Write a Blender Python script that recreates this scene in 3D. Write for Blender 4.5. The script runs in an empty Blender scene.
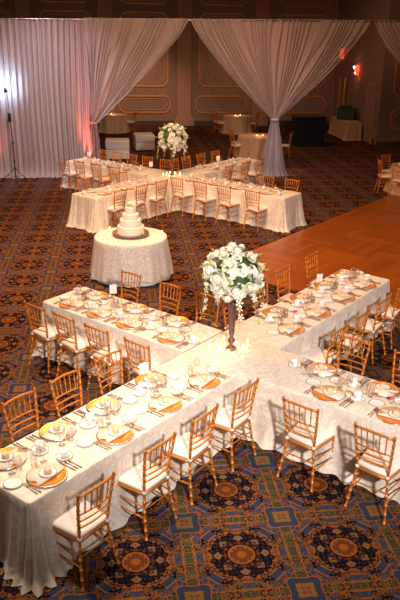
import bpy, bmesh, math, random
from mathutils import Vector, Matrix, noise as mnoise
random.seed(7)
PI = math.pi
sc = bpy.context.scene
COL = sc.collection

# ------------------------------------------------------------------ frames
TH = 0.9139                     # heading of the long table run
A = Vector((math.cos(TH), math.sin(TH), 0)); B = Vector((math.sin(TH), -math.cos(TH), 0))
PHI = 0.1189                    # heading of the room (walls, carpet, drapes)
U = Vector((math.cos(PHI), math.sin(PHI), 0)); V = Vector((-math.sin(PHI), math.cos(PHI), 0))
def ST(s, t, z=0.0): return A * s + B * t + Vector((0, 0, z))
def UV(u, v, z=0.0): return U * u + V * v + Vector((0, 0, z))

# ------------------------------------------------------------------ node helpers
class S:
    """a float socket that can be computed with"""
    def __init__(s, nt, sock): s.nt = nt; s.s = sock
    def op(s, o, b=None, c=None):
        n = s.nt.nodes.new('ShaderNodeMath'); n.operation = o
        for i, v in enumerate((s, b, c)):
            if v is None: continue
            if isinstance(v, S): s.nt.links.new(v.s, n.inputs[i])
            else: n.inputs[i].default_value = v
        return S(s.nt, n.outputs[0])
    def __add__(s, b): return s.op('ADD', b)
    def __radd__(s, b): return s.op('ADD', b)
    def __sub__(s, b): return s.op('SUBTRACT', b)
    def __rsub__(s, b): return (s * -1.0) + b
    def __mul__(s, b): return s.op('MULTIPLY', b)
    def __rmul__(s, b): return s.op('MULTIPLY', b)
    def abs(s): return s.op('ABSOLUTE')
    def lt(s, b): return s.op('LESS_THAN', b)
    def gt(s, b): return s.op('GREATER_THAN', b)
    def mn(s, b): return s.op('MINIMUM', b)
    def mx(s, b): return s.op('MAXIMUM', b)
    def frac(s): return s.op('FRACT')
    def cos(s): return s.op('COSINE')

def new_mat(name):
    m = bpy.data.materials.new(name); m.use_nodes = True
    nt = m.node_tree; b = nt.nodes['Principled BSDF']
    return m, nt, b
def combine(nt, x, y, z=None):
    n = nt.nodes.new('ShaderNodeCombineXYZ')
    for i, v in enumerate((x, y, z)):
        if isinstance(v, S): nt.links.new(v.s, n.inputs[i])
        elif v is not None: n.inputs[i].default_value = v
    return n.outputs[0]
def objxyz(nt):
    tc = nt.nodes.new('ShaderNodeTexCoord'); sp = nt.nodes.new('ShaderNodeSeparateXYZ')
    nt.links.new(tc.outputs['Object'], sp.inputs[0])
    return tc.outputs['Object'], S(nt, sp.outputs[0]), S(nt, sp.outputs[1]), S(nt, sp.outputs[2])
def noise(nt, vec, scale, detail=2.0, rough=.5, dist=0.0):
    n = nt.nodes.new('ShaderNodeTexNoise'); n.inputs['Scale'].default_value = scale
    n.inputs['Detail'].default_value = detail; n.inputs['Roughness'].default_value = rough
    n.inputs['Distortion'].default_value = dist
    if vec is not None: nt.links.new(vec, n.inputs['Vector'])
    return S(nt, n.outputs['Fac'])
def voro(nt, vec, scale, out='Distance'):
    n = nt.nodes.new('ShaderNodeTexVoronoi'); n.inputs['Scale'].default_value = scale
    nt.links.new(vec, n.inputs['Vector'])
    return n.outputs[out]
def mixc(nt, fac, c1, c2):
    n = nt.nodes.new('ShaderNodeMix'); n.data_type = 'RGBA'
    if isinstance(fac, S): nt.links.new(fac.s, n.inputs[0])
    else: n.inputs[0].default_value = fac
    for i, c in ((6, c1), (7, c2)):
        if isinstance(c, tuple): n.inputs[i].default_value = (*c, 1)
        else: nt.links.new(c, n.inputs[i])
    return n.outputs[2]
def bump(nt, b, h, strength, dist=.01):
    n = nt.nodes.new('ShaderNodeBump'); n.inputs['Strength'].default_value = strength
    n.inputs['Distance'].default_value = dist
    nt.links.new(h.s, n.inputs['Height']); nt.links.new(n.outputs[0], b.inputs['Normal'])

def plain(name, col, rough=.5, metal=0.0, var=0.0, scale=20, spec=.5, emit=None, es=0, trans=0, bumps=0, sheen=0):
    m, nt, b = new_mat(name)
    b.inputs['Roughness'].default_value = rough; b.inputs['Metallic'].default_value = metal
    b.inputs['Specular IOR Level'].default_value = spec
    b.inputs['Base Color'].default_value = (*col, 1)
    v = None
    if var or bumps:
        v, x, y, z = objxyz(nt); n = noise(nt, v, scale, 3)
        if var:
            nt.links.new(mixc(nt, n, tuple(c * (1 - var) for c in col), tuple(min(1, c * (1 + var)) for c in col)), b.inputs['Base Color'])
        if bumps: bump(nt, b, n, bumps)
    if emit: b.inputs['Emission Color'].default_value = (*emit, 1); b.inputs['Emission Strength'].default_value = es
    if trans: b.inputs['Transmission Weight'].default_value = trans
    if sheen: b.inputs['Sheen Weight'].default_value = sheen
    return m

# ------------------------------------------------------------------ materials
def carpet_mat():
    m, nt, b = new_mat('ornate_carpet')
    vec, x, y, z = objxyz(nt)
    L = 0.917; c, s = math.cos(PHI), math.sin(PHI); mx, my = 0.285, 5.703
    dx = x - mx; dy = y - my
    px = (dx * c + dy * s) * (1 / L); py = (dy * c - dx * s) * (1 / L)
    X = (px + 100.5).frac() - .5; Y = (py + 100.5).frac() - .5
    ax, ay = X.abs(), Y.abs()
    hi, lo = ax.mx(ay), ax.mn(ay)
    r = (X * X + Y * Y).op('SQRT'); th = Y.op('ARCTAN2', X)
    kal = combine(nt, hi, lo)
    quad = combine(nt, ax, ay)
    navy, orange, rust = (.010, .013, .028), (.54, .165, .028), (.26, .075, .022)
    blue, olive, red, tan = (.058, .085, .165), (.095, .098, .048), (.18, .016, .012), (.40, .205, .085)
    # scrollwork ground
    n1 = noise(nt, quad, 12.0, 1.0, .4, .9); line = (n1 - .5).abs().lt(.014)
    n2 = noise(nt, kal, 16.0, 1.5, .5, 1.2); leaf = n2.gt(.615)
    leafe = (n2 - .615).abs().lt(.018)
    n3 = noise(nt, kal, 5.5, 0.0, .5, .6)
    col = mixc(nt, n3.gt(.585), navy, blue)
    col = mixc(nt, n3.lt(.36), col, olive)
    col = mixc(nt, leaf, col, tan)
    col = mixc(nt, n2.gt(.66), col, rust)
    col = mixc(nt, leafe, col, orange)
    col = mixc(nt, line, col, orange)
    n5 = noise(nt, kal, 30.0, 1.0, .5, .8)
    col = mixc(nt, n5.gt(.62), col, (.15, .13, .14))
    col = mixc(nt, n5.lt(.37), col, (.34, .12, .03))
    # broken blue collar round each medallion
    collar = (r - .40).abs().lt(.042) * ((th * 8.0).cos()).gt(.25)
    col = mixc(nt, collar, col, blue)
    cold = ((r - .40).abs() - .042).abs().lt(.008) * ((th * 8.0).cos()).gt(.25)
    col = mixc(nt, cold, col, orange)
    # olive ribbon along the cell edges
    u = 0.5 - ax; w = 0.5 - ay; e = u.mn(w)
    g = e + (((X + Y) * 62.0).cos() * .008)
    rib = g.lt(.048)
    vo = S(nt, voro(nt, quad, 17.0))
    ribc = mixc(nt, vo.lt(.26), olive, red)
    ribc = mixc(nt, (vo - .42).abs().lt(.05), ribc, tan)
    col = mixc(nt, rib, col, ribc)
    col = mixc(nt, (g - .052).abs().lt(.007), col, orange)
    n4 = noise(nt, kal, 21.0, 1.0, .5, 1.5)
    col = mixc(nt, (n4 - .58).abs().lt(.018) * e.lt(.12), col, tan)
    # medallion
    rs = r + (th * 12.0).cos() * .016 + (n2 - .5) * .10
    col = mixc(nt, rs.lt(.305), col, navy)
    col = mixc(nt, (n4 - .60).abs().lt(.022) * rs.lt(.29), col, rust)
    col = mixc(nt, (rs - .310).abs().lt(.007), col, orange)
    pet = ((r - .225).abs() + ((th * 8.0).cos() * -.03)).lt(.008) * n4.gt(.42)
    col = mixc(nt, pet, col, tan)
    pet2 = ((r - .160).abs() + ((th * 12.0).cos() * -.012)).lt(.004)
    col = mixc(nt, pet2, col, rust)
    inner = mixc(nt, S(nt, voro(nt, kal, 22.0)).lt(.30), rust, tan)
    col = mixc(nt, r.lt(.115), col, inner)
    col = mixc(nt, r.lt(.045), col, orange)
    col = mixc(nt, (r - .12).abs().lt(.010), col, orange)
    # square rosette at the cell corners
    sq = u.mx(w)
    sqw = sq + (((u - w) * 50.0).cos() * .006)
    col = mixc(nt, sqw.lt(.15), col, blue)
    col = mixc(nt, (sqw - .152).abs().lt(.006), col, orange)
    col = mixc(nt, sq.lt(.088), col, mixc(nt, S(nt, voro(nt, kal, 30.0)).lt(.36), tan, rust))
    col = mixc(nt, (sq - .09).abs().lt(.007), col, olive)
    # pile wear
    pil = noise(nt, vec, 140.0, 2.0)
    big = noise(nt, vec, 1.3, 2.0)
    mul = nt.nodes.new('ShaderNodeMix'); mul.data_type = 'RGBA'; mul.blend_type = 'MULTIPLY'; mul.inputs[0].default_value = 1
    nt.links.new(col, mul.inputs[6])
    f = (pil * .62 + .16) * (big * .3 + .85)
    nt.links.new(combine(nt, f, f, f), mul.inputs[7])
    nt.links.new(mul.outputs[2], b.inputs['Base Color'])
    b.inputs['Roughness'].default_value = .95; b.inputs['Specular IOR Level'].default_value = .03
    bump(nt, b, pil, .3, .004)
    return m

def damask_mat(name, c1, c2, scale=5.0):
    m, nt, b = new_mat(name)
    vec, x, y, z = objxyz(nt)
    n = noise(nt, vec, scale, 1.0, .45, 1.6)
    band = (n - .5).abs().lt(.055)
    n2 = noise(nt, vec, scale * 1.9, 1.0, .5, 2.0)
    band2 = (n2 - .52).abs().lt(.03)
    k = band.mx(band2)
    nt.links.new(mixc(nt, k, c1, c2), b.inputs['Base Color'])
    b.inputs['Roughness'].default_value = .62; b.inputs['Sheen Weight'].default_value = .15
    bump(nt, b, k + noise(nt, vec, 60, 2) * .6, .12, .006)
    return m

def parquet_mat():
    m, nt, b = new_mat('parquet_wood')
    vec, x, y, z = objxyz(nt)
    P = .915
    gx = (x * (1 / P) + 100.0); gy = (y * (1 / P) + 100.0)
    cx, cy = gx.op('FLOOR'), gy.op('FLOOR')
    chk = ((cx + cy) * .5).frac().gt(.25)
    fx, fy = gx.frac(), gy.frac()
    p = fx * chk + fy * (1.0 - chk)
    q = fy * chk + fx * (1.0 - chk)
    strip = (p * 8.0).op('FLOOR')
    wn = nt.nodes.new('ShaderNodeTexWhiteNoise'); wn.noise_dimensions = '3D'
    nt.links.new(combine(nt, strip, cx, cy), wn.inputs[0]); rnd = S(nt, wn.outputs[0])
    grain = noise(nt, combine(nt, p * 40.0, q * 3.0, rnd * 9.0), 3.0, 3)
    c = mixc(nt, rnd * .6 + grain * .4, (.22, .050, .003), (.40, .105, .006))
    seam = (((p * 8.0).frac() - .5).abs().gt(.47)).mx(((fx - .5).abs().mx((fy - .5).abs())).gt(.492))
    c = mixc(nt, seam, c, (.12, .04, .01))
    nt.links.new(c, b.inputs['Base Color'])
    b.inputs['Roughness'].default_value = .34
    return m

def glass_mat():
    m = bpy.data.materials.new('clear_glass'); m.use_nodes = True; nt = m.node_tree; nt.nodes.clear()
    o = nt.nodes.new('ShaderNodeOutputMaterial'); t = nt.nodes.new('ShaderNodeBsdfTransparent')
    g = nt.nodes.new('ShaderNodeBsdfGlossy'); g.inputs['Roughness'].default_value = .06
    t.inputs[0].default_value = (1, 1, 1, 1)
    lw = nt.nodes.new('ShaderNodeLayerWeight'); lw.inputs[0].default_value = .35
    mx = nt.nodes.new('ShaderNodeMixShader')
    f = S(nt, lw.outputs['Fresnel']) * .36 + .03
    nt.links.new(f.s, mx.inputs[0]); nt.links.new(t.outputs[0], mx.inputs[1]); nt.links.new(g.outputs[0], mx.inputs[2])
    nt.links.new(mx.outputs[0], o.inputs[0])
    return m

def drape_mat():
    m = bpy.data.materials.new('sheer_drape'); m.use_nodes = True; nt = m.node_tree; nt.nodes.clear()
    o = nt.nodes.new('ShaderNodeOutputMaterial')
    d = nt.nodes.new('ShaderNodeBsdfDiffuse'); t = nt.nodes.new('ShaderNodeBsdfTranslucent'); p = nt.nodes.new('ShaderNodeBsdfTransparent')
    vec, x, y, z = objxyz(nt)
    n = noise(nt, vec, 3.0, 2)
    c = mixc(nt, n, (.52, .45, .47), (.61, .54, .57))
    nt.links.new(c, d.inputs[0]); nt.links.new(c, t.inputs[0])
    a1 = nt.nodes.new('ShaderNodeMixShader'); a1.inputs[0].default_value = .25
    nt.links.new(d.outputs[0], a1.inputs[1]); nt.links.new(t.outputs[0], a1.inputs[2])
    a2 = nt.nodes.new('ShaderNodeMixShader'); a2.inputs[0].default_value = .20
    nt.links.new(a1.outputs[0], a2.inputs[1]); nt.links.new(p.outputs[0], a2.inputs[2])
    nt.links.new(a2.outputs[0], o.inputs[0])
    return m

def wall_mat(name, c1, c2):
    m, nt, b = new_mat(name)
    vec, x, y, z = objxyz(nt)
    n = noise(nt, vec, 3.2, 1.0, .4, 1.4)
    k = (n - .5).abs().lt(.05)
    nt.links.new(mixc(nt, k, c1, c2), b.inputs['Base Color'])
    b.inputs['Roughness'].default_value = .8
    return m

M = {}
M['carpet'] = carpet_mat()
M['cloth'] = damask_mat('ivory_damask', (.84, .76, .655), (.73, .635, .515))
M['cake_cloth'] = damask_mat('cream_damask', (.88, .79, .70), (.72, .62, .53), 9)
M['under_cloth'] = plain('pale_underskirt', (.78, .76, .80), .7, var=.05)
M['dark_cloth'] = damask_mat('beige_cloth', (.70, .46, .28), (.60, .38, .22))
M['parquet'] = parquet_mat()
M['glass'] = glass_mat()
M['drape'] = drape_mat()
M['wall'] = wall_mat('patterned_wallpaper', (.34, .25, .20), (.29, .21, .165))
M['pilaster'] = plain('pilaster_paint', (.50, .31, .22), .7, var=.06)
M['gilt'] = plain('gilt_moulding', (.66, .34, .12), .45, .1, var=.15)
M['base'] = plain('dark_baseboard', (.10, .06, .045), .5, var=.1)
M['ceiling'] = plain('ceiling_plaster', (.22, .18, .15), .9, var=.03)
M['gold_wood'] = plain('gold_bamboo_paint', (.60, .200, .024), .32, .25, var=.18, scale=30)
M['cushion'] = plain('ivory_cushion', (.82, .76, .68), .75, var=.04, scale=8, bumps=.08)
M['china'] = plain('white_china', (.90, .88, .85), .18, var=.01)
M['rim'] = plain('grey_china_band', (.42, .38, .34), .25, var=.05)
M['charger'] = plain('orange_gold_charger', (.80, .30, .04), .30, .35, var=.2, scale=40)
M['silver'] = plain('silver', (.62, .58, .54), .22, .9, var=.05)
M['bronze'] = plain('bronze_flatware', (.42, .27, .17), .3, .7, var=.05)
M['napkin'] = plain('ivory_napkin', (.84, .74, .60), .8, var=.05, scale=60, bumps=.1)
M['bread'] = plain('peach_roll', (.86, .58, .33), .6, var=.12, scale=30)
M['vase'] = plain('brown_ribbed_vase', (.20, .105, .085), .4, .3, var=.2, scale=35)
M['petal'] = plain('white_petals', (.86, .85, .74), .6, var=.05, scale=25)
M['petal2'] = plain('cream_petals', (.80, .80, .62), .6, var=.06, scale=25)
M['pink'] = plain('pink_petals', (.8, .12, .22), .6, var=.1)
M['leaf'] = plain('green_leaves', (.06, .12, .025), .5, var=.4, scale=20)
M['bud'] = plain('yellow_green_buds', (.45, .45, .08), .5, var=.2)
M['cake'] = plain('cream_icing', (.86, .76, .66), .55, var=.03, scale=30, bumps=.06)
M['tray'] = plain('antique_tray', (.30, .20, .15), .35, .6, var=.3, scale=60)
M['wax'] = plain('lit_candle_wax', (.95, .75, .4), .5, emit=(1, .62, .24), es=3.2)
M['flame'] = plain('candle_flame', (1, .8, .4), .5, emit=(1, .70, .30), es=22)
M['black'] = plain('black_metal', (.012, .011, .012), .4, .2, var=.1)
M['blackcloth'] = plain('black_cloth', (.008, .006, .006), .85, var=.1)
M['paper'] = plain('white_card', (.88, .86, .82), .8, var=.02)
M['lens_white'] = plain('lit_lens', (1, .95, .9), .4, emit=(1, .85, .7), es=12)
M['red_light'] = plain('red_lamp_glass', (1, .08, .02), .4, emit=(1, .06, .02), es=2.2)
M['amber_light'] = plain('amber_lamp_glass', (1, .5, .2), .4, emit=(1, .55, .2), es=14)
M['door'] = plain('door_paint', (.36, .27, .20), .6, var=.05)
M['green_box'] = plain('dark_green_paint', (.03, .07, .045), .6, var=.3)
M['wood'] = plain('table_plywood', (.35, .22, .12), .6, var=.1)
M['ink'] = plain('dark_ink', (.05, .04, .04), .8)

# ------------------------------------------------------------------ mesh helpers
def link(name, bm, mat, parent=None, smooth=True, loc=None, rz=None):
    me = bpy.data.meshes.new(name); bm.normal_update(); bm.to_mesh(me); bm.free()
    for mm in (mat if isinstance(mat, list) else [mat]): me.materials.append(mm)
    if smooth:
        for p in me.polygons: p.use_smooth = True
    o = bpy.data.objects.new(name, me); COL.objects.link(o)
    if parent: o.parent = parent
    if loc is not None: o.location = loc
    if rz is not None: o.rotation_euler = (0, 0, rz)
    return o
def empty(name, loc=(0, 0, 0), rz=0):
    o = bpy.data.objects.new(name, None); COL.objects.link(o); o.location = loc; o.rotation_euler = (0, 0, rz); o.empty_display_size = .1
    return o
def tag(o, label, cat, group=None):
    o['label'] = label; o['category'] = cat
    if group: o['group'] = group
    return o
def struct(o): o['kind'] = 'structure'; return o
def box(bm, x0, x1, y0, y1, z0, z1, mi=0, bev=0):
    vs = [bm.verts.new(p) for p in ((x0, y0, z0), (x1, y0, z0), (x1, y1, z0), (x0, y1, z0), (x0, y0, z1), (x1, y0, z1), (x1, y1, z1), (x0, y1, z1))]
    fs = [bm.faces.new([vs[i] for i in f]) for f in ((3, 2, 1, 0), (4, 5, 6, 7), (0, 1, 5, 4), (1, 2, 6, 5), (2, 3, 7, 6), (3, 0, 4, 7))]
    for f in fs: f.material_index = mi
    if bev:
        es = list({e for f in fs for e in f.edges})
        bmesh.ops.bevel(bm, geom=es, offset=bev, segments=2, affect='EDGES', profile=.6)
def lathe(bm, prof, n=16, c=(0, 0, 0), cap0=True, cap1=True, mis=None):
    rings = []
    for r, z in prof:
        rings.append([bm.verts.new((c[0] + r * math.cos(2 * PI * i / n), c[1] + r * math.sin(2 * PI * i / n), c[2] + z)) for i in range(n)])
    for k in range(len(rings) - 1):
        for i in range(n):
            f = bm.faces.new((rings[k][i], rings[k][(i + 1) % n], rings[k + 1][(i + 1) % n], rings[k + 1][i]))
            if mis: f.material_index = mis[k]
    if cap0: bm.faces.new(rings[0][::-1])
    if cap1: bm.faces.new(rings[-1])
    return rings
def tube(bm, pts, rad, n=8, caps=True):
    """tube along points; rad a number or one per point"""
    pts = [Vector(p) for p in pts]; rings = []
    up = Vector((0, 0, 1))
    d0 = (pts[-1] - pts[0]).normalized()
    if abs(d0.z) > .8: up = Vector((0, 1, 0))
    for i, p in enumerate(pts):
        d = (pts[min(i + 1, len(pts) - 1)] - pts[max(i - 1, 0)]).normalized()
        x = d.cross(up).normalized(); y = x.cross(d)
        r = rad[i] if isinstance(rad, (list, tuple)) else rad
        rings.append([bm.verts.new(p + (x * math.cos(2 * PI * k / n) + y * math.sin(2 * PI * k / n)) * r) for k in range(n)])
    for k in range(len(rings) - 1):
        for i in range(n):
            bm.faces.new((rings[k][i], rings[k][(i + 1) % n], rings[k + 1][(i + 1) % n], rings[k + 1][i]))
    if caps:
        bm.faces.new(rings[0][::-1]); bm.faces.new(rings[-1])
def bamboo(bm, pts, r=.0105, step=.1, n=8):
    """a tube with turned rings like bamboo nodes"""
    out, rr = [], []
    for a, b in zip(pts[:-1], pts[1:]):
        a, b = Vector(a), Vector(b); L = (b - a).length; k = max(1, round(L / step))
        for i in range(k):
            for f, q in ((0, r * 1.42), (.09, r * 1.42), (.13, r), (.95, r)):
                out.append(a.lerp(b, (i + f) / k)); rr.append(q)
    out.append(Vector(pts[-1])); rr.append(r * 1.35)
    tube(bm, out, rr, n)
def dup(o, parent=None):
    c = o.copy(); COL.objects.link(c); c.parent = parent
    for ch in list(o.children): dup(ch, c)
    return c

# ------------------------------------------------------------------ room shell
bm = bmesh.new()
for x0, x1, y0, y1 in ((-16, 20, -8, 42),):
    vs = [bm.verts.new(p) for p in ((x0, y0, 0), (x1, y0, 0), (x1, y1, 0), (x0, y1, 0))]; bm.faces.new(vs)
struct(link('floor', bm, M['carpet'], smooth=False))
UW0, UW1, VB, VN, UN, H = -12.0, 16.0, 34.3, 27.75, 10.5, 7.4
def wallbox(name, u0, u1, v0, v1, z0=0, z1=H, mat='wall'):
    bm = bmesh.new(); box(bm, u0, u1, v0, v1, z0, z1)
    return struct(link(name, bm, M[mat], smooth=False, rz=PHI))
wallbox('wall_back', UW0, UN + .2, VB, VB + .2)
wallbox('wall_niche', UN, UN + .2, VN + .2, VB)
wallbox('wall_right_return', UN, UW1, VN, VN + .2)
wallbox('wall_left', UW0 - .2, UW0, -7, VB + .2)
wallbox('wall_right', UW1, UW1 + .2, -7, VN + .2)
wallbox('wall_front', UW0, UW1, -7.2, -7)
wallbox('ceiling', UW0 - .2, UW1 + .2, -7.2, VB + .2, H, H + .2, 'ceiling')
wallbox('baseboard_back', UW0, UN, VB - .04, VB, 0, .22, 'base')
wallbox('baseboard_niche', UN - .04, UN, VN + .2, VB - .04, 0, .22, 'base')
wallbox('baseboard_right_return', UN, UW1, VN - .04, VN, 0, .16, 'base')

def frame_bar(bm, pts, w, d, y):
    """closed moulding through pts in the x-z plane, standing proud of y by d"""
    n = len(pts); c = Vector((sum(p[0] for p in pts) / n, sum(p[1] for p in pts) / n))
    V2 = [Vector(p) for p in pts]; inn = []
    for i in range(n):
        e0 = (V2[i] - V2[i - 1]).normalized(); e1 = (V2[(i + 1) % n] - V2[i]).normalized()
        n0 = Vector((-e0.y, e0.x)); n1 = Vector((-e1.y, e1.x)); m = (n0 + n1); m = m / max(.3, m.length_squared) * 2
        inn.append(V2[i] + m * w / 1.0)
    O = [bm.verts.new((p.x, y - d, p.y)) for p in V2]; I = [bm.verts.new((p.x, y - d, p.y)) for p in inn]
    O2 = [bm.verts.new((p.x, y, p.y)) for p in V2]; I2 = [bm.verts.new((p.x, y, p.y)) for p in inn]
    for i in range(n):
        j = (i + 1) % n
        for q in ((O[i], O[j], I[j], I[i]), (O2[i], O2[j], O[j], O[i]), (I[i], I[j], I2[j], I2[i])): bm.faces.new(q)
def notched(x0, x1, z0, z1, c=.22):
    return [(x0 + c, z0), (x1 - c, z0), (x1 - c * .55, z0 + c * .35), (x1, z0 + c), (x1, z1 - c), (x1 - c * .55, z1 - c * .35), (x1 - c, z1), (x0 + c, z1), (x0 + c * .55, z1 - c * .35), (x0, z1 - c), (x0, z0 + c), (x0 + c * .55, z0 + c * .35)]
k = 0
def panel(x0, x1, z0, z1, y=None, loc=None, rz=PHI, c=.25):
    global k
    k += 1; bm = bmesh.new()
    yy = VB - .002 if y is None else y
    frame_bar(bm, notched(x0, x1, z0, z1, c), .075, .035, yy)
    frame_bar(bm, notched(x0 + .15, x1 - .15, z0 + .15, z1 - .15, c), .03, .02, yy)
    return struct(link('trim_%d' % k, bm, M['gilt'], smooth=False, rz=rz, loc=loc))
def pilaster(u, w=.66):
    global k
    k += 1; bm = bmesh.new()
    box(bm, u, u + w, VB - .16, VB - .001, .5, H - .02, bev=.015)
    box(bm, u - .14, u + w + .14, VB - .26, VB - .001, 0, .34, bev=.02)
    box(bm, u - .07, u + w + .07, VB - .21, VB - .001, .34, .5, bev=.02)
    struct(link('trim_%d' % k, bm, M['pilaster'], smooth=False, rz=PHI))
for u in (-8.2, -4.45, -.8, 2.84, 6.5): pilaster(u)
for u0, u1 in ((-7.4, -4.6), (-3.6, -1.0), (.05, 2.55), (3.72, 6.25), (7.45, 10.2)):
    panel(u0, u1, .58, 1.42); panel(u0 + .15, u1 - .12, 1.8, 5.1); panel(u0 + .15, u1 - .12, 5.4, 7.1)
# mouldings on the niche side wall and the wall right of it
bm = bmesh.new()
for (v0, v1, z0, z1) in ((29.0, 29.9, .7, 1.5), (31.6, 33.9, .7, 1.5), (31.6, 33.9, 1.9, 5.4)):
    frame_bar(bm, notched(v0, v1, z0, z1, .2), .06, .03, 0)
o = struct(link('trim_niche', bm, M['gilt'], smooth=False, rz=PHI + PI / 2)); o.location = UV(UN - .002, 0)
o.rotation_euler = (0, 0, PHI + PI / 2)
for (u0, u1, z0, z1) in ((11.0, 14.5, .6, 1.5), (11.0, 14.5, 1.9, 5.4)): panel(u0, u1, z0, z1, VN - .002)

# doors in the niche wall
def door(n, v0, v1, h=2.35):
    e = struct(empty('door_%d' % n, UV(UN, (v0 + v1) / 2), PHI)); w = (v1 - v0) / 2
    bm = bmesh.new(); box(bm, -.05, -.005, -w + .08, w - .08, 0, h - .08, bev=.005); link('door_leaf', bm, M['door'], e, False)
    bm = bmesh.new()
    for a, b in ((-w, -w + .09), (w - .09, w)): box(bm, -.09, -.004, a, b, 0, h, bev=.006)
    box(bm, -.09, -.004, -w, w, h - .09, h + .02, bev=.006); link('door_frame', bm, M['pilaster'], e, False)
    bm = bmesh.new()
    tube(bm, [(-.05, -w + .18, 1.05), (-.11, -w + .18, 1.05)], .015); lathe(bm, [(.0, -.03), (.028, -.015), (.028, .015), (0, .03)], 10, (-.13, -w + .18, 1.05), False, False)
    link('door_handle', bm, M['gilt'], e)
door(1, 28.15, 29.15); door(2, 33.0, 34.1)

# parquet dance floor, in the table frame
bm = bmesh.new(); box(bm, 10.05, 19.3, -4.5, 7.55, .001, .022, bev=.008)
o = link('dance_floor', bm, M['parquet'], smooth=False, rz=TH)
tag(o, 'large orange brown parquet dance floor laid over the carpet', 'dance floor')

# ------------------------------------------------------------------ drapes
VD, ZR = 21.6, 4.63
def rod_z(u): return ZR + (u - 4.8) * .008
drape_set = 'white pipe and drape across the hall'
pp = empty('drape_frame', UV(-.85, VD), PHI)
bm = bmesh.new(); tube(bm, [(-9, 0, rod_z(-9.85) - .04), (-3, 0, rod_z(-3.85) - .04), (4, 0, rod_z(3.15) - .04), (14, 0, rod_z(13.15) - .04)], .02); link('crossbar', bm, M['silver'], pp)
for uu in (-7.0, .0, 13.2):
    bm = bmesh.new(); tube(bm, [(uu, .06, 0.01), (uu, .06, rod_z(uu - .85) - .02)], .025)
    box(bm, uu - .25, uu + .25, -.2, .32, 0, .012); link('upright', bm, M['silver'], pp)
tag(pp, 'tall metal pipe frame that carries the sheer white drapes', 'drape frame')

def grid_mesh(rows):
    bm = bmesh.new(); g = [[bm.verts.new(p) for p in r] for r in rows]
    for a, b in zip(g[:-1], g[1:]):
        for i in range(len(a) - 1): bm.faces.new((a[i], a[i + 1], b[i + 1], b[i]))
    return bm
def pleat(p, seed, amp):
    return amp * (math.sin(p * 2 * PI) + .45 * math.sin(p * 4.3 * PI + seed) + .5 * mnoise.noise(Vector((p * .37, seed * 3.1, 0))))
def straight_drape(u0, u1, seed, v=VD):
    n = int((u1 - u0) / .012); rows = []
    for k in range(40):
        f = k / 39; z = rod_z(u0) * (1 - f) + .0 * f; row = []
        if f > .97: z = .012
        for i in range(n + 1):
            u = u0 + (u1 - u0) * i / n
            p = u / .19 + 1.1 * mnoise.noise(Vector((u * .9, f * .35, seed + 9))) + .35 * mnoise.noise(Vector((u * 1.4, f * 1.3, seed)))
            a = .058 + .02 * f
            out = -.10 * max(0, f - .93) / .07
            row.append((u + .012 * math.sin(p * 2.2 * PI), v + pleat(p, seed, a) + out * (1 + .6 * mnoise.noise(Vector((u * 5, 3, seed)))), z))
        rows.append(row)
    return grid_mesh(rows)
def swag(u0, u1, ug, zg, seed, v=VD, foot=.55, gw=.10, pw=1.24, dens=.185):
    """panel hung from u0..u1, tied in at (ug, zg), spreading again to the floor"""
    n = int((u1 - u0) / .011); rows = []; K1, K2 = 44, 22
    def lay(i, f1, f2):
        q = i / n; u = u0 + (u1 - u0) * q; zt = rod_z(u); uc = ug + (q - .5) * 2 * gw
        p = (u1 - u0) * q / dens + 2.2 * mnoise.noise(Vector((q * 7, .8 * (f1 if f2 is None else 1), seed)))
        if f2 is None:
            f = f1; w = f ** pw
            edge = (2 * q - 1) ** 2
            x = u * (1 - w) + uc * w
            a = .026 + .035 * math.sin(PI * min(1, f * 1.1)) * (.6 + .4 * edge); a *= (1 - .35 * w)
            return (x, v + pleat(p, seed, a) - .10 * w + .04 * math.sin(q * 9 + seed) * w, zt + (zg - zt) * f)
        f = f2; w = f ** 1.15 * .8 + .2 * max(0, f - .85) / .15; fl = max(0, f - .9) / .1
        x = ug + (q - .5) * 2 * (gw + (foot - gw) * w)
        a = .03 + .055 * w
        return (x * 1.0, v + pleat(p * .62, seed + 2, a) - .10 - .0 * w - .10 * fl * (1 + .5 * math.sin(q * 31)), max(.012, zg * (1 - f * 1.02)))
    for k in range(K1): rows.append([lay(i, k / (K1 - 1), None) for i in range(n + 1)])
    for k in range(1, K2): rows.append([lay(i, 0, k / (K2 - 1)) for i in range(n + 1)])
    return grid_mesh(rows)
def drape(bm, label):
    o = link('sheer_drape', bm, M['drape'], rz=PHI); tag(o, label, 'drape', drape_set); return o
drape(straight_drape(-8.5, -.85, 1.3), 'full length white drape hanging straight behind the black light stand')
d1 = drape(swag(-.9, 2.13, -.72, 1.66, 2.2, v=VD - .06, foot=.30, gw=.09), 'white swag drape tied to one side next to the straight white drape')
d2 = drape(swag(2.17, 7.65, 4.82, 1.77, 4.4, foot=.56, gw=.12), 'white swag drape gathered at its middle between the two table groups')
d3 = drape(swag(7.72, 12.9, 10.4, 1.77, 6.1), 'dim white swag drape in front of the plain panelled wall at the far right')
def tie(u, z, w, lab, parent):
    bm = bmesh.new(); R = [[(u + w * math.cos(a), VD - .10 + w * .75 * math.sin(a), z + dz) for a in [2 * PI * i / 20 for i in range(21)]] for dz in (-.03, .03)]
    o = link('tie_band', grid_mesh(R), M['drape'], parent)
tie(4.82, 1.77, .14, '', d2); tie(-.72, 1.66, .12, '', d1)

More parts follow.
